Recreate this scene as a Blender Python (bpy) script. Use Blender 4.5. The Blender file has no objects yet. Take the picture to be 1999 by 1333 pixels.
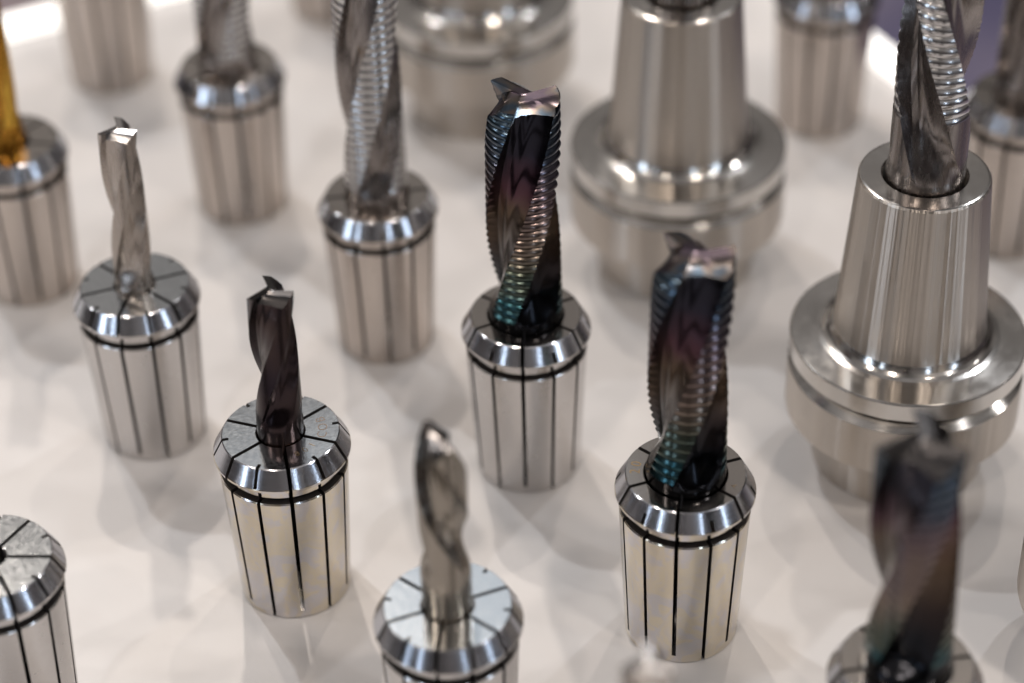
import bpy, bmesh, math, random
from math import pi, sin, cos, tan, radians, degrees, atan2, hypot
from mathutils import Vector, Matrix

random.seed(7)
MM = 0.001
scene = bpy.context.scene
col = scene.collection

# ------------------------------------------------------------------ camera
PITCH, ROLL = radians(38.16), radians(-1.509)
cam_data = bpy.data.cameras.new("camera")
cam = bpy.data.objects.new("camera", cam_data)
col.objects.link(cam)
fw = Vector((0, cos(PITCH), -sin(PITCH)))
rt = Vector((1, 0, 0))
up = rt.cross(fw)
r2 = rt * cos(ROLL) + up * sin(ROLL)
u2 = -rt * sin(ROLL) + up * cos(ROLL)
M = Matrix((r2, u2, -fw)).transposed().to_4x4()
M.translation = Vector((0, 0, 0.42983))
cam.matrix_world = M
cam_data.sensor_width = 36.0
cam_data.lens = 4513.9 / 1999.0 * 36.0
cam_data.clip_start = 0.02
cam_data.clip_end = 60.0
cam_data.dof.use_dof = True
cam_data.dof.focus_distance = 0.581
cam_data.dof.aperture_fstop = 5.1
scene.camera = cam

# ------------------------------------------------------------------ world: a dim, warm exhibition hall
world = bpy.data.worlds.new("World")
scene.world = world
world.use_nodes = True
nt = world.node_tree
nt.nodes.clear()
wo = nt.nodes.new("ShaderNodeOutputWorld")
bg = nt.nodes.new("ShaderNodeBackground")
tc = nt.nodes.new("ShaderNodeTexCoord")
sep = nt.nodes.new("ShaderNodeSeparateXYZ")
ramp = nt.nodes.new("ShaderNodeValToRGB")
nt.links.new(tc.outputs["Generated"], sep.inputs[0])
mr = nt.nodes.new("ShaderNodeMapRange")
mr.inputs[1].default_value = -1.0
mr.inputs[2].default_value = 1.0
nt.links.new(sep.outputs[2], mr.inputs[0])
nt.links.new(mr.outputs[0], ramp.inputs[0])
cr = ramp.color_ramp
cr.elements[0].position = 0.45; cr.elements[0].color = (0.045, 0.038, 0.038, 1)
cr.elements[1].position = 1.0; cr.elements[1].color = (0.42, 0.40, 0.40, 1)
e = cr.elements.new(0.56); e.color = (0.085, 0.07, 0.066, 1)
e = cr.elements.new(0.75); e.color = (0.34, 0.315, 0.30, 1)
ns = nt.nodes.new("ShaderNodeTexNoise")
ns.inputs["Scale"].default_value = 3.2
ns.inputs["Detail"].default_value = 3.0
nt.links.new(tc.outputs["Generated"], ns.inputs["Vector"])
nr = nt.nodes.new("ShaderNodeMapRange")
nr.inputs[1].default_value = 0.35; nr.inputs[2].default_value = 0.65
nr.inputs[3].default_value = 0.35; nr.inputs[4].default_value = 1.6
nt.links.new(ns.outputs[0], nr.inputs[0])
mul = nt.nodes.new("ShaderNodeMixRGB"); mul.blend_type = "MULTIPLY"
mul.inputs[0].default_value = 1.0
nt.links.new(ramp.outputs[0], mul.inputs[1])
nt.links.new(nr.outputs[0], mul.inputs[2])
nt.links.new(mul.outputs[0], bg.inputs[0])
bg.inputs[1].default_value = 0.58
nt.links.new(bg.outputs[0], wo.inputs[0])

# ------------------------------------------------------------------ lamps of the hall
CENTRE = Vector((0.0, 0.50, 0.03))

def lamp(direction, dist, power, colour, size, size_y=None):
    d = Vector(direction).normalized()
    ld = bpy.data.lights.new("hall_lamp", "AREA")
    ld.energy = power
    ld.color = colour
    if size_y:
        ld.shape = "RECTANGLE"; ld.size = size; ld.size_y = size_y
    else:
        ld.shape = "DISK"; ld.size = size
    ob = bpy.data.objects.new("hall_lamp", ld)
    col.objects.link(ob)
    ob.location = CENTRE + d * dist
    q = (-d).to_track_quat("-Z", "Y")
    ob.rotation_euler = q.to_euler()
    return ob

def azel(az, el):
    az, el = radians(az), radians(el)
    return (cos(az) * cos(el), sin(az) * cos(el), sin(el))

WARM = (1.0, 0.88, 0.77)
NEUT = (1.0, 0.965, 0.94)
COOL = (0.68, 0.82, 1.0)
# ceiling spots behind the table (they throw the shadows towards the camera)
lamp(azel(103, 54), 2.2, 8.5, WARM, 0.055)
lamp(azel(127, 54), 2.2, 10.5, (0.93, 0.96, 1.0), 0.055)
lamp(azel(118, 49), 2.3, 5.5, WARM, 0.055)
lamp(azel(68, 57), 2.3, 5.0, WARM, 0.055)
lamp(azel(50, 48), 2.3, 6.0, (0.93, 0.96, 1.0), 0.055)
# ceiling spots on the camera's side
lamp((0.32, -0.38, 0.87), 2.2, 7.0, WARM, 0.13)
lamp((-0.26, -0.56, 0.78), 2.2, 5.0, WARM, 0.12)
lamp((0.63, -0.35, 0.69), 2.4, 4.5, NEUT, 0.12)
lamp((-0.62, -0.35, 0.70), 2.4, 4.5, WARM, 0.12)
lamp((-0.86, 0.06, 0.50), 2.5, 4.0, NEUT, 0.12)
lamp((0.84, 0.10, 0.52), 2.5, 4.0, NEUT, 0.12)
# cool light panels of the stands around
lamp(azel(95, 47), 2.5, 0.33, (0.74, 0.87, 1.0), 0.6, 0.4)
lamp((-0.83, -0.49, 0.27), 2.6, 4.8, COOL, 0.28, 0.75)
lamp((-0.62, -0.74, 0.25), 2.6, 1.8, COOL, 0.07, 0.7)
lamp((0.35, -0.87, 0.34), 2.6, 1.8, COOL, 0.06, 0.8)
lamp((0.80, -0.52, 0.28), 2.6, 3.6, COOL, 0.16, 0.8)

scene.view_settings.view_transform = "Standard"
scene.view_settings.look = "None"
scene.view_settings.exposure = 0.12
scene.view_settings.gamma = 1.0
scene.render.engine = "CYCLES"
scene.cycles.max_bounces = 8
scene.cycles.glossy_bounces = 6
scene.cycles.diffuse_bounces = 3
scene.cycles.use_denoising = True
scene.cycles.sample_clamp_indirect = 6.0

# ------------------------------------------------------------------ materials
def mat(name):
    m = bpy.data.materials.new(name)
    m.use_nodes = True
    n = m.node_tree
    b = n.nodes["Principled BSDF"]
    return m, n, b

def noise(n, scale, detail=2.0, rough=0.5, mapping=None, coord="Object"):
    t = n.nodes.new("ShaderNodeTexCoord")
    x = n.nodes.new("ShaderNodeTexNoise")
    x.inputs["Scale"].default_value = scale
    x.inputs["Detail"].default_value = detail
    x.inputs["Roughness"].default_value = rough
    if mapping:
        mp = n.nodes.new("ShaderNodeMapping")
        mp.inputs["Scale"].default_value = mapping
        n.links.new(t.outputs[coord], mp.inputs[0])
        n.links.new(mp.outputs[0], x.inputs["Vector"])
    else:
        n.links.new(t.outputs[coord], x.inputs["Vector"])
    return x

def maprange(n, src, a, b, c, d):
    x = n.nodes.new("ShaderNodeMapRange")
    for i, v in enumerate((a, b, c, d)):
        x.inputs[i + 1].default_value = v
    n.links.new(src, x.inputs[0])
    return x.outputs[0]

def bump(n, b, src, strength, dist):
    x = n.nodes.new("ShaderNodeBump")
    x.inputs["Strength"].default_value = strength
    x.inputs["Distance"].default_value = dist
    n.links.new(src, x.inputs["Height"])
    n.links.new(x.outputs[0], b.inputs["Normal"])
    return x

def colramp(n, src, stops):
    x = n.nodes.new("ShaderNodeValToRGB")
    r = x.color_ramp
    r.elements[0].position = stops[0][0]; r.elements[0].color = (*stops[0][1], 1)
    r.elements[1].position = stops[-1][0]; r.elements[1].color = (*stops[-1][1], 1)
    for p, c in stops[1:-1]:
        e = r.elements.new(p); e.color = (*c, 1)
    n.links.new(src, x.inputs[0])
    return x.outputs[0]

def steel(name, base, rough, stain=None, micro=0.25, micro_scale=900, rvar=0.05, mapping=None, aniso=0.0, streak=0.0):
    m, n, b = mat(name)
    b.inputs["Metallic"].default_value = 1.0
    b.inputs["Base Color"].default_value = (*base, 1)
    if stain:
        x = noise(n, 130, 4, 0.6)
        x.inputs["Distortion"].default_value = 1.2
        c = colramp(n, x.outputs[0], [(0.33, base), (0.47, stain[0]), (0.53, base), (0.60, stain[1]), (0.70, base)])
        n.links.new(c, b.inputs["Base Color"])
    y = noise(n, micro_scale, 3, 0.6, mapping)
    n.links.new(maprange(n, y.outputs[0], 0.3, 0.7, rough - rvar, rough + rvar), b.inputs["Roughness"])
    if streak:
        w = noise(n, 4.5, 3, 0.55, (1, 1, 0))
        flatten = n.nodes.new("ShaderNodeVectorMath"); flatten.operation = "MULTIPLY"
        flatten.inputs[1].default_value = (1, 1, 0)
        unit = n.nodes.new("ShaderNodeVectorMath"); unit.operation = "NORMALIZE"
        tcs = n.nodes.new("ShaderNodeTexCoord")
        n.links.new(tcs.outputs["Object"], flatten.inputs[0])
        n.links.new(flatten.outputs[0], unit.inputs[0])
        n.links.new(unit.outputs[0], w.inputs["Vector"])
        bp = n.nodes.new("ShaderNodeBump")
        bp.inputs["Strength"].default_value = streak
        bp.inputs["Distance"].default_value = 0.0002
        n.links.new(w.outputs[0], bp.inputs["Height"])
    if micro:
        bx = bump(n, b, y.outputs[0], micro, 0.00002)
        if streak: n.links.new(bp.outputs[0], bx.inputs["Normal"])
    if aniso:
        b.inputs["Anisotropic"].default_value = aniso
        b.inputs["Anisotropic Rotation"].default_value = 0.25
        tg = n.nodes.new("ShaderNodeTangent"); tg.direction_type = "RADIAL"; tg.axis = "Z"
        n.links.new(tg.outputs[0], b.inputs["Tangent"])
    return m

STEEL = (0.58, 0.558, 0.545)
m_body = steel("ground_steel", STEEL, 0.24, None, 0.10, 500, 0.04, None, 0.8, 0.35)
m_body_rear_dim = steel("rear_dim_ground_steel", (0.53, 0.475, 0.435), 0.24, None, 0.10, 500, 0.04, None, 0.8, 1.0)  # darker copy for rear collets, dark reflections put into the colour
m_body_stain = steel("heat_stained_steel", (0.64, 0.60, 0.56), 0.18, ((0.69, 0.62, 0.49), (0.60, 0.59, 0.62)), 0.10, 500, 0.04, None, 0.6, 0.2)
m_cone = steel("turned_steel", (0.55, 0.56, 0.60), 0.19, None, 0.10, 260, 0.04, (1, 1, 30), 0.6)
m_face_smooth = steel("lapped_face_steel", (0.55, 0.51, 0.47), 0.11, None, 0.06, 1500, 0.03)
m_face_rough = steel("blasted_face_steel", (0.68, 0.71, 0.73), 0.12, None, 0.0, 900, 0.03)
# sparkle grain on the rough face
n = m_face_rough.node_tree; b = n.nodes["Principled BSDF"]
v = noise(n, 1400, 4, 0.75)
bump(n, b, v.outputs[0], 0.42, 0.00003)
# shade inside slots, bore and groove, painted as a near-black surface
m_slot, n, b = mat("dark_slot_shade")
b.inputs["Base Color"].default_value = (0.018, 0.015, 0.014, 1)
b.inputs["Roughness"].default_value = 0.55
m_engrave, n, b = mat("engraved_line_metal")
b.inputs["Base Color"].default_value = (0.22, 0.15, 0.07, 1)
b.inputs["Metallic"].default_value = 0.8
b.inputs["Roughness"].default_value = 0.45
m_engrave_dark, n, b = mat("stamped_line_metal")
b.inputs["Base Color"].default_value = (0.13, 0.10, 0.08, 1)
b.inputs["Metallic"].default_value = 0.8
b.inputs["Roughness"].default_value = 0.4

m_holder = steel("brushed_holder_steel", (0.53, 0.485, 0.44), 0.34, None, 0.25, 130, 0.04, (1, 1, 26), 0.95, 3.2)
m_flange = steel("turned_flange_steel", (0.56, 0.54, 0.515), 0.17, None, 0.2, 150, 0.05, (1, 1, 30), 0.6)

def carbide(name, base, rough):
    m, n, b = mat(name)
    b.inputs["Metallic"].default_value = 1.0
    b.inputs["Base Color"].default_value = (*base, 1)
    y = noise(n, 900, 3, 0.6, (1, 1, 0.12))
    n.links.new(maprange(n, y.outputs[0], 0.3, 0.7, rough - 0.05, rough + 0.07), b.inputs["Roughness"])
    bump(n, b, y.outputs[0], 0.10, 0.00002)
    return m
m_carbide = carbide("bare_carbide", (0.36, 0.32, 0.29), 0.27)
m_carbide_dark = carbide("dark_grey_carbide", (0.25, 0.225, 0.215), 0.25)
m_bronze_carbide = carbide("bronze_tinted_carbide", (0.29, 0.26, 0.225), 0.22)
m_gold = carbide("gold_titanium_nitride", (0.42, 0.20, 0.03), 0.25)
m_ribs_silver = carbide("lit_ribbed_carbide", (0.62, 0.61, 0.61), 0.20)  # brighter copy of the grey carbide, glint painted into the ribs
m_ribs_gold = carbide("lit_gold_ribbed_land", (0.85, 0.50, 0.08), 0.22)  # brighter copy of the gold, lit look painted into the ribs
m_black, n, b = mat("black_coated_carbide")
b.inputs["Metallic"].default_value = 1.0
y = noise(n, 60, 3, 0.6)
n.links.new(colramp(n, y.outputs[0], [(0.3, (0.026, 0.020, 0.026)), (0.7, (0.060, 0.042, 0.038))]), b.inputs["Base Color"])
b.inputs["Roughness"].default_value = 0.22
# rainbow coating: tints vary with height; the flutes' dark reflections are painted in
m_rainbow, n, b = mat("iridescent_coating_dimmed")
b.inputs["Metallic"].default_value = 1.0
y = noise(n, 38, 3, 0.55)
tcn = n.nodes.new("ShaderNodeTexCoord"); sp = n.nodes.new("ShaderNodeSeparateXYZ")
n.links.new(tcn.outputs["Object"], sp.inputs[0])
hz = maprange(n, sp.outputs[2], 0.0, 0.075, 0.0, 1.0)
ad = n.nodes.new("ShaderNodeMath"); ad.operation = "MULTIPLY_ADD"
n.links.new(y.outputs[0], ad.inputs[0]); ad.inputs[1].default_value = 0.5
sb = n.nodes.new("ShaderNodeMath"); sb.operation = "SUBTRACT"; n.links.new(hz, sb.inputs[0]); sb.inputs[1].default_value = 0.25
n.links.new(sb.outputs[0], ad.inputs[2])
n.links.new(colramp(n, ad.outputs[0], [(0.0, (0.016, 0.016, 0.018)), (0.16, (0.014, 0.015, 0.018)), (0.30, (0.028, 0.022, 0.022)),
            (0.46, (0.085, 0.058, 0.040)), (0.62, (0.070, 0.034, 0.044)), (0.80, (0.022, 0.020, 0.028)), (1.0, (0.022, 0.024, 0.032))]), b.inputs["Base Color"])
b.inputs["Roughness"].default_value = 0.17
m_rainbow_tip, n, b = mat("iridescent_ground_facet")
b.inputs["Metallic"].default_value = 1.0
y = noise(n, 120, 2, 0.5)
n.links.new(colramp(n, y.outputs[0], [(0.38, (0.08, 0.12, 0.17)), (0.5, (0.20, 0.17, 0.15)), (0.62, (0.15, 0.12, 0.15))]), b.inputs["Base Color"])
b.inputs["Roughness"].default_value = 0.22
m_ribs_rainbow, n, b = mat("lit_iridescent_ribbed_land")  # same coating in a brighter copy: caught light painted into the ribs
b.inputs["Metallic"].default_value = 1.0
y = noise(n, 60, 2, 0.5)
tcn = n.nodes.new("ShaderNodeTexCoord"); sp = n.nodes.new("ShaderNodeSeparateXYZ")
n.links.new(tcn.outputs["Object"], sp.inputs[0])
hz = maprange(n, sp.outputs[2], 0.0, 0.075, -0.25, 0.75)
ad = n.nodes.new("ShaderNodeMath"); ad.operation = "MULTIPLY_ADD"
n.links.new(y.outputs[0], ad.inputs[0]); ad.inputs[1].default_value = 0.5; n.links.new(hz, ad.inputs[2])
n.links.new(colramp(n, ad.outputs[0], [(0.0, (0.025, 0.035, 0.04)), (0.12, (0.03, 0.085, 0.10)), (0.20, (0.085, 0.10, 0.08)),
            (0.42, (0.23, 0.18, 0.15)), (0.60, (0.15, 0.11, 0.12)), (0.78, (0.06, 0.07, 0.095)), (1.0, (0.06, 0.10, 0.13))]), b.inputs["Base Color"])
b.inputs["Roughness"].default_value = 0.20
def tip_mat(name, base, rough):
    m, n, b = mat(name)
    b.inputs["Metallic"].default_value = 1.0
    b.inputs["Base Color"].default_value = (*base, 1)
    b.inputs["Roughness"].default_value = rough
    return m
m_tip_bright = tip_mat("ground_carbide_facet", (0.42, 0.405, 0.40), 0.25)
m_tip_dark = tip_mat("coated_end_facet", (0.09, 0.085, 0.085), 0.2)

# ------------------------------------------------------------------ helpers
def tag(o, label=None, cat=None, group=None, kind=None):
    if label: o["label"] = label
    if cat: o["category"] = cat
    if group: o["group"] = group
    if kind: o["kind"] = kind
    return o

def empty(name, loc, rotz=0.0):
    o = bpy.data.objects.new(name, None)
    o.empty_display_size = 0.01
    col.objects.link(o)
    o.location = loc
    o.rotation_euler = (0, 0, rotz)
    return o

def link_mesh(name, me, parent=None):
    o = bpy.data.objects.new(name, me)
    col.objects.link(o)
    if parent: o.parent = parent
    return o

def lathe_data(profile, seg):
    """closed profile (r,z) in mm, counter-clockwise; returns verts, faces, per-face profile index"""
    V, F, K = [], [], []
    N = len(profile)
    for i in range(seg):
        a = 2 * pi * i / seg
        for r, z in profile:
            V.append((r * cos(a) * MM, r * sin(a) * MM, z * MM))
    for i in range(seg):
        j = (i + 1) % seg
        for k in range(N):
            l = (k + 1) % N
            F.append((i * N + k, j * N + k, j * N + l, i * N + l)); K.append(k)
    return V, F, K

def supported(profile):
    out = []
    for i, (r, z) in enumerate(profile):
        r2_, z2_ = profile[(i + 1) % len(profile)]
        out.append((r, z))
        L = hypot(r2_ - r, z2_ - z)
        if L > 0.8:
            for t in (0.14 / L, 1 - 0.14 / L): out.append((r + (r2_ - r) * t, z + (z2_ - z) * t))
    return out

def lathe_mesh(name, profile, seg, material, sharp=28, flat=None):
    profile = supported(profile)
    V, F, K = lathe_data(profile, seg)
    me = bpy.data.meshes.new(name)
    me.from_pydata(V, [], F)
    bm = bmesh.new(); bm.from_mesh(me)
    bmesh.ops.recalc_face_normals(bm, faces=bm.faces)
    bm.to_mesh(me); bm.free()
    me.shade_smooth()
    me.set_sharp_from_angle(angle=radians(sharp))
    me.materials.append(material)
    if flat:
        me.materials.append(flat)
        for p in me.polygons:
            if abs(p.normal.z) > 0.5: p.material_index = 1
    return me

def box(bm, x0, x1, y0, y1, z0, z1, rot):
    c, s = cos(rot), sin(rot)
    vs = []
    for x, y, z in ((x0, y0, z0), (x1, y0, z0), (x1, y1, z0), (x0, y1, z0), (x0, y0, z1), (x1, y0, z1), (x1, y1, z1), (x0, y1, z1)):
        vs.append(bm.verts.new(((x * c - y * s) * MM, (x * s + y * c) * MM, z * MM)))
    for f in ((3, 2, 1, 0), (4, 5, 6, 7), (0, 1, 5, 4), (1, 2, 6, 5), (2, 3, 7, 6), (3, 0, 4, 7)):
        bm.faces.new([vs[i] for i in f])

# ------------------------------------------------------------------ collets
SEG = 180
def collet_parts(bore, notch, face_mat, body_mat, depth_seed=0):
    """returns (list of 6 jaw meshes, list of 12 body segment meshes); a long slot lies at angle 0"""
    prof = [(bore, 52.0 - 0.25), (bore, 0.0),
            (14.15, 0.0), (14.5, 0.35), (16.45, 41.3), (16.2, 41.7), (13.6, 41.75), (13.6, 42.75), (15.1, 42.8),
            (15.1, 46.0), (15.5, 46.25), (17.3, 46.25), (17.52, 46.4), (17.52, 47.05), (17.38, 47.3), (14.98, 51.75), (14.72, 52.0),
            (bore + 0.3, 52.0)]
    V, F, K = lathe_data(prof, SEG)
    me = bpy.data.meshes.new("collet_blank")
    me.from_pydata(V, [], F)
    bm = bmesh.new(); bm.from_mesh(me)
    bmesh.ops.recalc_face_normals(bm, faces=bm.faces)
    bmesh.ops.rotate(bm, verts=bm.verts, cent=(0, 0, 0), matrix=Matrix.Rotation(0.0137, 3, "Z"))
    bm.to_mesh(me); bm.free()
    a = bpy.data.objects.new("collet_blank", me); col.objects.link(a)
    bm = bmesh.new()
    inner = bore - 1.0
    for k in range(6):
        box(bm, inner, 22, -0.52, 0.52, 2.6, 60, radians(60 * k))
        r = radians(60 * k + 30)
        box(bm, inner, 15.2, -0.47, 0.47, -1, 44.6, r)
        if notch == "full":
            box(bm, 13.2, 22, -0.47, 0.47, 47.15, 60, r)
        else:
            box(bm, 14.6, 22, -0.48, 0.48, 47.1, 49.7, r)
    cm = bpy.data.meshes.new("slot_cutter"); 
    bm.to_mesh(cm); bm.free()
    c = bpy.data.objects.new("slot_cutter", cm); col.objects.link(c)
    def cut(obj, cutter):
        md = obj.modifiers.new("cut", "BOOLEAN"); md.operation = "DIFFERENCE"; md.object = cutter
        try: md.solver = "MANIFOLD"
        except Exception: md.solver = "EXACT"
        bpy.context.view_layer.update()
        dg = bpy.context.evaluated_depsgraph_get()
        new = bpy.data.meshes.new_from_object(obj.evaluated_get(dg))
        obj.modifiers.clear(); obj.data = new
    cut(a, c)
    # second cutter: outer body wall of the rear slots
    bm = bmesh.new()
    for k in range(6):
        box(bm, 14.9, 22, -0.47, 0.47, -1, 42.3, radians(60 * k + 30))
    cm2 = bpy.data.meshes.new("slot_cutter"); bm.to_mesh(cm2); bm.free()
    c.data = cm2
    # lower body is thinner than the first cutter's reach, so one more cut frees the wall there
    cut(a, c)
    me = a.data
    bpy.data.objects.remove(a); bpy.data.objects.remove(c)
    # ---- distribute the faces over the jaws and the body segments
    buckets = {}
    for p in me.polygons:
        cx, cy, cz = p.center
        ang = degrees(atan2(cy, cx)) % 360
        if cz > 41.72 * MM and not (abs(p.normal.z) < 0.5 and hypot(cx, cy) < (bore + 0.05) * MM and cz < 41.72 * MM):
            key = ("jaw", int(ang // 60))
        else:
            key = ("seg", int(ang // 30))
        buckets.setdefault(key, []).append(p)
    def build(key):
        name = "jaw" if key[0] == "jaw" else "body_segment"
        idx = {}; V = []; F = []; MI = []; NRM = []
        for p in buckets[key]:
            f = []
            cx, cy, cz = p.center
            r = hypot(cx, cy)
            er = Vector((cx / r, cy / r, 0)); et = Vector((-er.y, er.x, 0))
            tnx = abs(p.normal.dot(et))
            onaxis = tnx < 0.08
            nr_, nz_ = p.normal.dot(er), p.normal.z
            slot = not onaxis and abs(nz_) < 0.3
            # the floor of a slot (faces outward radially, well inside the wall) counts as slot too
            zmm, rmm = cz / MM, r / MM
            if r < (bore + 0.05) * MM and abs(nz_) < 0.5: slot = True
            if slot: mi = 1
            elif abs(nz_) > 0.98 and zmm > 51.9: mi = 2
            elif zmm > 47.2 and rmm > 14.7: mi = 3
            elif 41.72 < zmm < 46.3: mi = 0
            else: mi = 0
            if 41.7 < zmm < 42.85 and rmm < 16.1: mi = 1  # undercut groove gets the painted shade as well
            for vi in p.vertices:
                if vi not in idx:
                    idx[vi] = len(V); V.append(me.vertices[vi].co.copy())
                f.append(idx[vi])
                if onaxis and mi != 1:
                    co = me.vertices[vi].co; rr = hypot(co.x, co.y)
                    NRM.append(Vector((co.x / rr * nr_, co.y / rr * nr_, nz_)).normalized())
                else:
                    NRM.append(p.normal.copy())
            F.append(f); MI.append(mi)
        m2 = bpy.data.meshes.new(name)
        m2.from_pydata([tuple(v) for v in V], [], F)
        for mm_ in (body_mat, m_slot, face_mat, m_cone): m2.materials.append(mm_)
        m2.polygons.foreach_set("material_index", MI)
        m2.shade_smooth()
        m2.normals_split_custom_set([tuple(v) for v in NRM])
        return m2
    jaws = [build(("jaw", k)) for k in range(6)]
    segs = [build(("seg", k)) for k in range(12)]
    return jaws, segs

VARIANTS = {}
def collet(x, y, slot_deg, bore, notch, face, body, label, tilt=None):
    key = (bore, notch, face.name, body.name)
    if key not in VARIANTS: VARIANTS[key] = collet_parts(bore, notch, face, body)
    jaws, segs = VARIANTS[key]
    t = empty("spring_collet", (x * MM, y * MM, 0.0001), radians(slot_deg))
    tag(t, label, "collet", "slotted spring collets standing on the display table")
    for me in jaws: link_mesh("jaw", me, t)
    for me in segs: link_mesh("body_segment", me, t)
    return t

# ------------------------------------------------------------------ end mills
def end_mill(name, x, y, z0, top, R, shankR, pitch, hand, phase, material, tipmat, label, cat,
             knurl=None, land=52, core=0.54, flute_start=56.0, runout=9.0, teeth=3, tilt=(0, 0), group=None,
             knurl_start=None, drop1=10, drop2=37, ribmat=None):
    """fluted cutter standing tip up; phase = direction of one cutting edge at the tip, degrees"""
    step = 360.0 / teeth
    phis = [0.0]
    p = 2.5
    while p < land: phis.append(p); p += 3.0
    phis += [land, land + 0.35]
    m = land
    cnt = 14
    for i in range(1, cnt + 1):
        phis.append(land + (step - 5.0 - land) * i / cnt)
    phis += [step - 3.2, step - 1.8, step - 0.7]
    def rad(phi):
        if phi <= land:
            return R * (1 - 0.035 * (phi / land)), 1.0
        t = (phi - land) / (step - land)
        d = sin(min(1.0, t * 1.9) * pi / 2) ** 0.75
        r = 0.965 - (0.965 - core) * d
        if t > 0.80: r += (t - 0.80) / 0.20 * 0.12
        if phi > step - 1.0: r = 0.90
        return R * r, 0.0
    secs = []
    for tth in range(teeth):
        for ph in phis:
            r, l = rad(ph)
            secs.append((tth * step + ph, ph, r, l))
    k = hand * 360.0 / pitch
    pk, ak = knurl if knurl else (2.0, 0.0)
    dz = pk / 9.0 if knurl else 0.9
    zs = []
    z = z0
    ztopbase = top - 7.5
    while z < flute_start - runout - 1: zs.append(z); z += 4.0
    z = max(z0 + 0.5, flute_start - runout - 1)
    while z < ztopbase: zs.append(z); z += dz
    zs.append(ztopbase)
    def drop(ph, r):
        a = radians(ph)
        d = r * sin(a)
        g = d * tan(radians(drop1)) + max(0.0, d - 0.34 * R) * tan(radians(drop2))
        return g + (R - r) * tan(radians(3.5))
    if knurl_start is None: knurl_start = flute_start - 1
    def point(sec, z):
        th, ph, r, l = sec
        f = min(1.0, max(0.0, (z - (flute_start - runout)) / runout))
        f = f * f * (3 - 2 * f)
        rr = shankR + (r - shankR) * f
        if knurl and f > 0:
            g = 1.0 if z > knurl_start else 0.0
            ph_ = (z / pk) + (th // step) / teeth
            c = abs(sin(pi * ph_))
            w = ak * (1 - c ** 0.8) * g
            w *= 1.0 if (l == 1.0 or ph < 0.01) else 0.0
            rr -= w
        ang = radians(phase - th + k * (z - top))
        return (rr * cos(ang) * MM, rr * sin(ang) * MM, (z - z0) * MM)
    V, F, MI = [], [], []
    N = len(secs)
    rows = 0
    for z in zs:
        for s in secs: V.append(point(s, z))
        rows += 1
    extra = 12 if not knurl else 24
    for q in range(1, extra + 1):
        for s in secs:
            zt = top - drop(s[1], s[2])
            V.append(point(s, ztopbase + (zt - ztopbase) * q / extra))
        rows += 1
    for i in range(rows - 1):
        for j in range(N):
            j2 = (j + 1) % N
            F.append((i * N + j, i * N + j2, (i + 1) * N + j2, (i + 1) * N + j)); MI.append(0)
    # end faces: their own ring of vertices, so the facets stay crisp
    fr = [1.0, 0.82, 0.66, 0.52, 0.40, 0.28, 0.16, 0.06]
    base = len(V)
    for q in fr:
        for s in secs:
            th, ph, r, l = s
            z_ = top - drop(ph, r * q)
            ang = radians(phase - th + k * (z_ - top))
            rr = r * q
            if q == 1.0:
                V.append(point(s, z_))
            else:
                V.append((rr * cos(ang) * MM, rr * sin(ang) * MM, (z_ - z0) * MM))
    V.append((0, 0, (top - drop(0, 0) - 0.15 - z0) * MM)); ci = len(V) - 1
    for i in range(len(fr) - 1):
        for j in range(N):
            j2 = (j + 1) % N
            F.append((base + i * N + j, base + i * N + j2, base + (i + 1) * N + j2, base + (i + 1) * N + j)); MI.append(1)
    b2 = base + (len(fr) - 1) * N
    for j in range(N):
        F.append((b2 + j, b2 + (j + 1) % N, ci)); MI.append(1)
    F.append(tuple(range(N))); MI.append(0)
    def submesh(nm, sel, mt):
        idx, vs, fs = {}, [], []
        for f in sel:
            g = []
            for vi in f:
                if vi not in idx: idx[vi] = len(vs); vs.append(V[vi])
                g.append(idx[vi])
            fs.append(g)
        me = bpy.data.meshes.new(nm); me.from_pydata(vs, [], fs)
        for f in me.polygons: f.use_smooth = True
        me.flip_normals()
        me.set_sharp_from_angle(angle=radians(30))
        me.materials.append(mt)
        return me
    side = [f for f, q in zip(F, MI) if q == 0]
    nshank = 0
    zsplit = (max(z0 + 0.5, flute_start - runout)) - z0
    sh = [f for f in side if max(V[v][2] for v in f) <= (zsplit + 0.01) * MM] if flute_start - runout > 51 else []
    shs = set(map(tuple, sh))
    fl = [f for f in side if tuple(f) not in shs]
    t = empty(name, (x * MM, y * MM, z0 * MM))
    t.rotation_euler = (radians(tilt[0]), radians(tilt[1]), 0)
    tag(t, label, cat, group or "router cutters held in the collets and chucks")
    if ribmat:
        lands = []
        rest = []
        for f in fl:
            j = f[0] % N; j2 = f[1] % N
            zc = sum(V[v][2] for v in f) / 4
            if len(f) == 4 and secs[j][3] == 1.0 and secs[j2][3] == 1.0 and zc > (knurl_start - z0) * MM: lands.append(f)
            else: rest.append(f)
        fl = rest
        link_mesh("ribbed_land", submesh("ribbed_land", lands, ribmat), t)
    link_mesh("fluted_body", submesh("fluted_body", fl, material), t)
    if sh: link_mesh("shank", submesh("shank", sh, material), t)
    link_mesh("end_face", submesh("end_face", [f for f, q in zip(F, MI) if q == 1], tipmat), t)
    return t

# ------------------------------------------------------------------ chucks
def arc(cx, cz, r, a0, a1, n):
    return [(cx + r * cos(radians(a0 + (a1 - a0) * i / n)), cz + r * sin(radians(a0 + (a1 - a0) * i / n))) for i in range(n + 1)]

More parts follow.
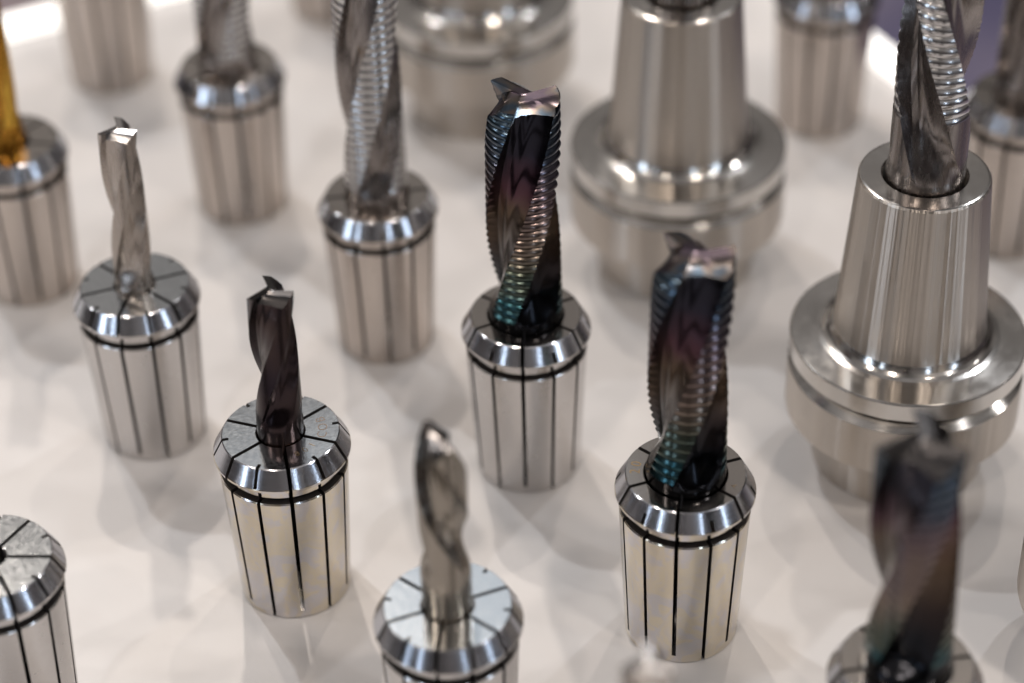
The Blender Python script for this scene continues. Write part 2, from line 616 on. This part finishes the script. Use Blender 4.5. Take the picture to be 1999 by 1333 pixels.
CH = {}
def chuck_meshes(rf):
    if rf in CH: return CH[rf]
    s = rf / 31.9
    nose_b, nose_t = 20.5 * s, 17.1 * s
    bore = 10.9
    P_nose = [(bore, 45.0), (bore, 93.9), (bore + 0.4, 94.3), (nose_t - 0.9, 94.3), (nose_t - 0.35, 94.12), (nose_t, 93.5),
              (nose_b - 0.1, 47.6), (nose_b, 46.8), (nose_b + 0.0, 45.0)]
    P_up = [(12.0, 43.6), (12.0, 37.4), (26.0 * s, 37.2), (29.5 * s, 37.25), (rf - 0.25, 37.3), (rf, 37.6), (rf, 42.5), (rf - 0.12, 42.85), (rf - 0.45, 43.05)]
    P_up += [(26.8 * s, 43.3)] + [(24.6 * s - 0.0, 43.45), (23.2 * s, 43.75), (22.2 * s, 44.3), (21.4 * s, 45.1), (20.9 * s, 46.0), (nose_b + 0.02, 46.8), (nose_b - 0.6, 46.8), (nose_b - 0.6, 43.6)]
    P_lo = [(12.0, 37.0), (12.0, 17.9), (rf - 0.7, 17.8), (rf - 0.15, 18.2), (rf, 18.8), (rf, 32.4), (rf - 0.12, 32.8), (29.4 * s, 34.6), (28.9 * s, 34.8), (25.5 * s, 34.8), (24.5 * s, 35.2), (24.5 * s, 37.19), (14, 37.19)]
    P_sh = [(15.0, 17.6), (15.0, 0.0), (23.0 * s, 0.0), (23.6 * s, 0.6), (24.7 * s, 17.0), (24.2 * s, 17.85), (15.0, 17.85)]
    CH[rf] = [("taper_shank", lathe_mesh("taper_shank", P_sh, 128, m_holder, 25)),
              ("grooved_flange", lathe_mesh("grooved_flange", P_lo, 160, m_holder, 25, m_flange)),
              ("upper_flange", lathe_mesh("upper_flange", P_up, 160, m_flange, 18)),
              ("nose_cone", lathe_mesh("nose_cone", P_nose, 160, m_holder, 25, m_flange))]
    return CH[rf]

def chuck(x, y, rf, rot, label):
    t = empty("tool_chuck", (x * MM, y * MM, 0.0001), radians(rot))
    tag(t, label, "tool holder", "flanged steel chucks standing on the display table")
    for nm, me in chuck_meshes(rf): link_mesh(nm, me, t)
    return t

# ------------------------------------------------------------------ setting
m_table, n, b = mat("satin_white_acrylic")
x1 = noise(n, 14, 5, 0.6)
x2 = noise(n, 55, 5, 0.6)
n.links.new(colramp(n, x1.outputs[0], [(0.3, (0.585, 0.562, 0.552)), (0.7, (0.63, 0.613, 0.605))]), b.inputs["Base Color"])
n.links.new(maprange(n, x2.outputs[0], 0.3, 0.7, 0.30, 0.42), b.inputs["Roughness"])
b.inputs["Specular IOR Level"].default_value = 0.5
base_link = b.inputs["Base Color"].links[0].from_socket
sm = noise(n, 42, 6, 0.72)
sm.inputs["Distortion"].default_value = 0.8
smr = maprange(n, sm.outputs[0], 0.60, 0.72, 0.0, 0.22)
mx = n.nodes.new("ShaderNodeMixRGB"); mx.blend_type = "MIX"
n.links.new(smr, mx.inputs[0]); n.links.new(base_link, mx.inputs[1]); mx.inputs[2].default_value = (0.50, 0.48, 0.49, 1)
n.links.new(mx.outputs[0], b.inputs["Base Color"])
x3 = noise(n, 2600, 2, 0.5)
bump(n, b, x3.outputs[0], 0.15, 0.00003)

# the table top is a rectangle seen corner-on; its far corner lies just above the picture
corner = Vector((0.0597, 0.8617))
d1 = Vector((-1.0, -0.485)).normalized()      # along the left rear edge
d2 = Vector((0.447, -0.894)).normalized()     # along the right rear edge
def slab(name, pts, z0, z1, m, bev=0.0):
    bm = bmesh.new()
    lo = [bm.verts.new((p[0], p[1], z0)) for p in pts]
    hi = [bm.verts.new((p[0], p[1], z1)) for p in pts]
    bm.faces.new(hi); bm.faces.new(list(reversed(lo)))
    k = len(pts)
    for i in range(k):
        bm.faces.new((lo[i], lo[(i + 1) % k], hi[(i + 1) % k], hi[i]))
    bmesh.ops.recalc_face_normals(bm, faces=bm.faces)
    if bev:
        bmesh.ops.bevel(bm, geom=[e for e in bm.edges], offset=bev, segments=3, affect="EDGES")
    me = bpy.data.meshes.new(name); bm.to_mesh(me); bm.free()
    me.materials.append(m)
    return me
L1, L2 = 0.62, 0.75
P = [corner, corner + d1 * L1, corner + d1 * L1 + d2 * L2, corner + d2 * L2]
o = link_mesh("table_top", slab("table_top", P, -0.03, 0.0, m_table)); tag(o, kind="structure")
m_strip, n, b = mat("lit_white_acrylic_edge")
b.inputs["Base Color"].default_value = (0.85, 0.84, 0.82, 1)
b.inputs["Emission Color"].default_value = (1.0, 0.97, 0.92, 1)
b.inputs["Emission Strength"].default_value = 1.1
def edge_strip(a, d, s0, s1, wid, label):
    nrm = Vector((d.y, -d.x))
    if (Vector((0, 0.4)) - a).dot(nrm) < 0: nrm = -nrm
    pts = [a + d * s0, a + d * s1, a + d * s1 + nrm * wid, a + d * s0 + nrm * wid]
    o = link_mesh("edge_light_strip", slab("edge_light_strip", pts, 0.0002, 0.004, m_strip, 0.0008))
    tag(o, label, "light strip", "glowing white strips along the rear table edges")
edge_strip(corner, d1, 0.02, 0.6, 0.013, "glowing white strip along the rear left edge of the table behind the gold cutter")
edge_strip(corner, d2, 0.02, 0.196, 0.011, "short glowing white strip at the rear right edge beyond the blurred collet")

m_floor, n, b = mat("dark_purple_carpet")
x1 = noise(n, 1.6, 2, 0.5)
n.links.new(colramp(n, x1.outputs[0], [(0.35, (0.12, 0.11, 0.20)), (0.5, (0.30, 0.26, 0.33)), (0.62, (0.42, 0.34, 0.36))]), b.inputs["Base Color"])
b.inputs["Roughness"].default_value = 0.9
o = link_mesh("hall_floor", slab("hall_floor", [(-5, -3), (6, -3), (6, 9), (-5, 9)], -0.93, -0.90, m_floor)); tag(o, kind="structure")

# ------------------------------------------------------------------ the things on the table
BS, BL = "full", "low"
collet(-103.2, 510.8, -100.6, 5.6, BS, m_face_rough, m_body, "steel collet holding the bare silver cutter, front left, behind the black-cutter collet")
collet(-59.1, 446.5, -79.2, 6.1, BS, m_face_rough, m_body_stain, "sharp steel collet with stamped face, holding the small black cutter")
collet(-16.5, 383.0, -99.2, 6.1, BS, m_face_rough, m_body, "steel collet cut off by the bottom edge, holding the bronze-grey twisted cutter")
collet(-125.8, 403.2, -62.0, 4.0, BS, m_face_rough, m_body, "empty steel collet cropped at the lower left corner of the photo")
collet(-149.6, 584.5, -70.0, 6.4, BS, m_face_smooth, m_body_rear_dim, "steel collet at the left edge of the photo, holding the gold cutter")
collet(-86.6, 625.3, -78.0, 9.1, BL, m_face_smooth, m_body_rear_dim, "blurred steel collet at the upper left, holding the grey ribbed cutter")
collet(-139.2, 706.7, -90.0, 6.4, BS, m_face_smooth, m_body_rear_dim, "blurred collet at the top left whose head is cut off by the frame")
collet(-37.8, 551.5, -113.0, 9.3, BL, m_face_smooth, m_body_rear_dim, "steel collet holding the tall grey ribbed cutter left of centre")
collet(3.9, 492.9, -94.5, 10.2, BL, m_face_smooth, m_body, "steel collet in the middle, holding the dark iridescent ribbed cutter")
collet(41.9, 426.8, -101.4, 10.2, BL, m_face_smooth, m_body_stain, "steel collet with the number 20 on its face, stained yellowish on its body")
collet(106.4, 666.6, -85.0, 9.1, BL, m_face_smooth, m_body_rear_dim, "blurred collet at the top right between the two large chucks")
collet(157.0, 595.6, -85.0, 9.1, BL, m_face_smooth, m_body_rear_dim, "blurred collet at the right edge behind the large chuck")
collet(86.3, 360.5, -113.0, 10.2, BL, m_face_smooth, m_body, "collet cropped at the bottom right under the out-of-focus black cutter")
collet(-63.3, 751.0, -90.0, 6.4, BS, m_face_smooth, m_body_rear_dim, "very blurred collet at the top edge, only its foot showing")
collet(24.8, 317.0, -90.0, 6.1, BS, m_face_smooth, m_body, "collet below the lower frame edge, under the blurred cutter tip")

chuck(107.3, 492.3, 31.9, 0, "large sharp steel chuck at the right, with the ribbed grey cutter in its nose")
chuck(52.0, 588.3, 32.8, 0, "blurred large steel chuck at the top, behind the collet marked 20")
chuck(-8.5, 681.0, 32.3, 0, "most blurred chuck at the top centre, behind the tall grey ribbed cutter")
chuck(157.1, 412.9, 31.9, 0, "chuck at the right edge of the photo, only a sliver of its flange showing")

end_mill("router_cutter", -103.2, 510.8, 49, 103, 5.4, 5.4, 125, 1, 106, m_carbide, m_tip_bright,
         "bare silver three-flute cutter in the left collet", "end mill", land=38, core=0.58, drop1=14, drop2=46, flute_start=60, runout=7, tilt=(0, 1.7))
end_mill("router_cutter", -59.1, 446.5, 49, 97.0, 5.9, 5.95, 110, 1, 112, m_black, m_tip_dark,
         "small black three-flute cutter with brown sheen", "end mill", land=40, core=0.58, drop1=14, drop2=44, flute_start=64, runout=8, tilt=(0, 1.3))
end_mill("router_cutter", -16.5, 383.0, 49, 103.5, 5.9, 5.9, 72, -1, 125, m_bronze_carbide, m_tip_dark,
         "bronze-grey cutter with one strongly twisted groove, near the bottom edge", "end mill", land=58, core=0.38, flute_start=78, runout=15, teeth=2)
end_mill("router_cutter", -149.6, 584.5, 49, 112, 5.2, 5.6, 150, 1, 100, m_gold, m_gold,
         "gold coated cutter at the left edge", "end mill", knurl=(1.6, 0.3), ribmat=m_ribs_gold, land=60, flute_start=60, runout=6)
end_mill("roughing_cutter", -86.6, 625.3, 49, 118, 9.0, 9.0, 180, 1, 75, m_carbide_dark, m_tip_bright,
         "blurred grey ribbed cutter at the upper left", "end mill", knurl=(2.6, 0.6), land=58, core=0.60, ribmat=m_ribs_silver, flute_start=59, runout=5)
end_mill("roughing_cutter", -37.8, 551.5, 49, 128, 9.2, 9.2, 185, 1, 15, m_carbide_dark, m_tip_bright,
         "tall grey ribbed cutter, cut off by the top edge, left of centre", "end mill", knurl=(2.6, 0.6), land=58, core=0.60, ribmat=m_ribs_silver, flute_start=64, runout=10, knurl_start=57)
end_mill("roughing_cutter", 3.9, 492.9, 49, 121.5, 10.0, 10.0, 185, 1, 140, m_rainbow, m_rainbow_tip,
         "tall dark iridescent ribbed cutter standing in the centre", "end mill", knurl=(2.6, 0.85), land=46, ribmat=m_ribs_rainbow, core=0.58, flute_start=64, runout=11, knurl_start=55.5)
end_mill("roughing_cutter", 41.9, 426.8, 49, 119.5, 10.0, 10.0, 185, 1, 131, m_rainbow, m_rainbow_tip,
         "dark iridescent ribbed cutter in the collet marked 20", "end mill", knurl=(2.9, 0.85), land=46, ribmat=m_ribs_rainbow, core=0.58, flute_start=64, runout=11, knurl_start=56)
end_mill("roughing_cutter", 86.3, 360.5, 49, 118.5, 10.0, 10.0, 185, 1, 95, m_rainbow, m_tip_dark,
         "out-of-focus black ribbed cutter at the lower right", "end mill", knurl=(2.9, 0.5), land=46, ribmat=m_ribs_rainbow, flute_start=60, runout=5, tilt=(0, -1.9))
end_mill("roughing_cutter", 107.3, 492.3, 80, 170, 10.1, 10.2, 180, -1, -22, m_carbide_dark, m_tip_bright,
         "bare grey ribbed cutter standing in the nose of the large right chuck", "end mill", knurl=(3.0, 0.6), ribmat=m_ribs_silver, flute_start=114, runout=19, land=46, knurl_start=114.5)
end_mill("roughing_cutter", 52.0, 588.3, 80, 150, 9.4, 9.4, 200, 1, 20, m_carbide_dark, m_tip_bright,
         "dark cutter in the blurred chuck at the top edge, only its base showing", "end mill", knurl=(3.0, 0.6), ribmat=m_ribs_silver, flute_start=104, runout=6)
end_mill("roughing_cutter", 157.0, 595.6, 49, 115, 9.0, 9.0, 200, 1, 20, m_carbide_dark, m_tip_dark,
         "blurred grey cutter at the top right corner", "end mill", knurl=(3.0, 0.6), flute_start=60, runout=6)
end_mill("router_cutter", 24.8, 317.0, 49, 100, 5.3, 5.4, 150, 1, 100, m_carbide, m_tip_bright,
         "blurred bright cutter tip at the bottom edge, beside the collet marked 20", "end mill", land=40, core=0.6, flute_start=62, runout=6)

# ------------------------------------------------------------------ engraved writing on the faces
def engrave(txt, cx, cy, z, ang, size, m, parent_xy):
    cu = bpy.data.curves.new("engraving", "FONT")
    cu.body = txt; cu.size = size * MM; cu.align_x = "CENTER"; cu.align_y = "CENTER"; cu.extrude = 0.00001
    cu.offset = -0.00004
    tmp = bpy.data.objects.new("engraving", cu); col.objects.link(tmp)
    bpy.context.view_layer.update()
    me = bpy.data.meshes.new_from_object(tmp.evaluated_get(bpy.context.evaluated_depsgraph_get()))
    bpy.data.objects.remove(tmp)
    me.materials.clear(); me.materials.append(m)
    for p_ in me.polygons: p_.material_index = 0
    me.name = "engraving"
    host = parent_xy
    jaws = [c for c in host.children if c.name.startswith("jaw")]
    rel = (degrees(atan2(cy, cx)) - degrees(host.rotation_euler.z)) % 360
    o = link_mesh("engraving", me, jaws[int(rel // 60)])
    rz = host.rotation_euler.z
    c, s = cos(-rz), sin(-rz)
    o.location = ((cx * c - cy * s) * MM, (cx * s + cy * c) * MM, (z + 0.012) * MM)
    o.rotation_euler = (0, 0, radians(ang) - rz)

hosts = {round(o.location.x * 1000, 1): o for o in bpy.data.objects if o.name.startswith("spring_collet")}
hC, hK = hosts[-59.1], hosts[41.9]
def ring_text(host, txt, r, a0, da, size, m, flip=0):
    for i, ch in enumerate(txt):
        a = a0 + da * i
        engrave(ch, r * cos(radians(a)), r * sin(radians(a)), 52.0, a + 90 + flip, size, m, host)
ring_text(hC, "COB", 10.8, -9, 16, 3.5, m_engrave_dark)
ring_text(hC, "801", 10.0, -62, 14, 2.6, m_engrave)
ring_text(hK, "20", 12.4, 176, -13, 3.7, m_engrave, 180)
ring_text(hK, "A", 12.6, -26, 10, 2.0, m_engrave)
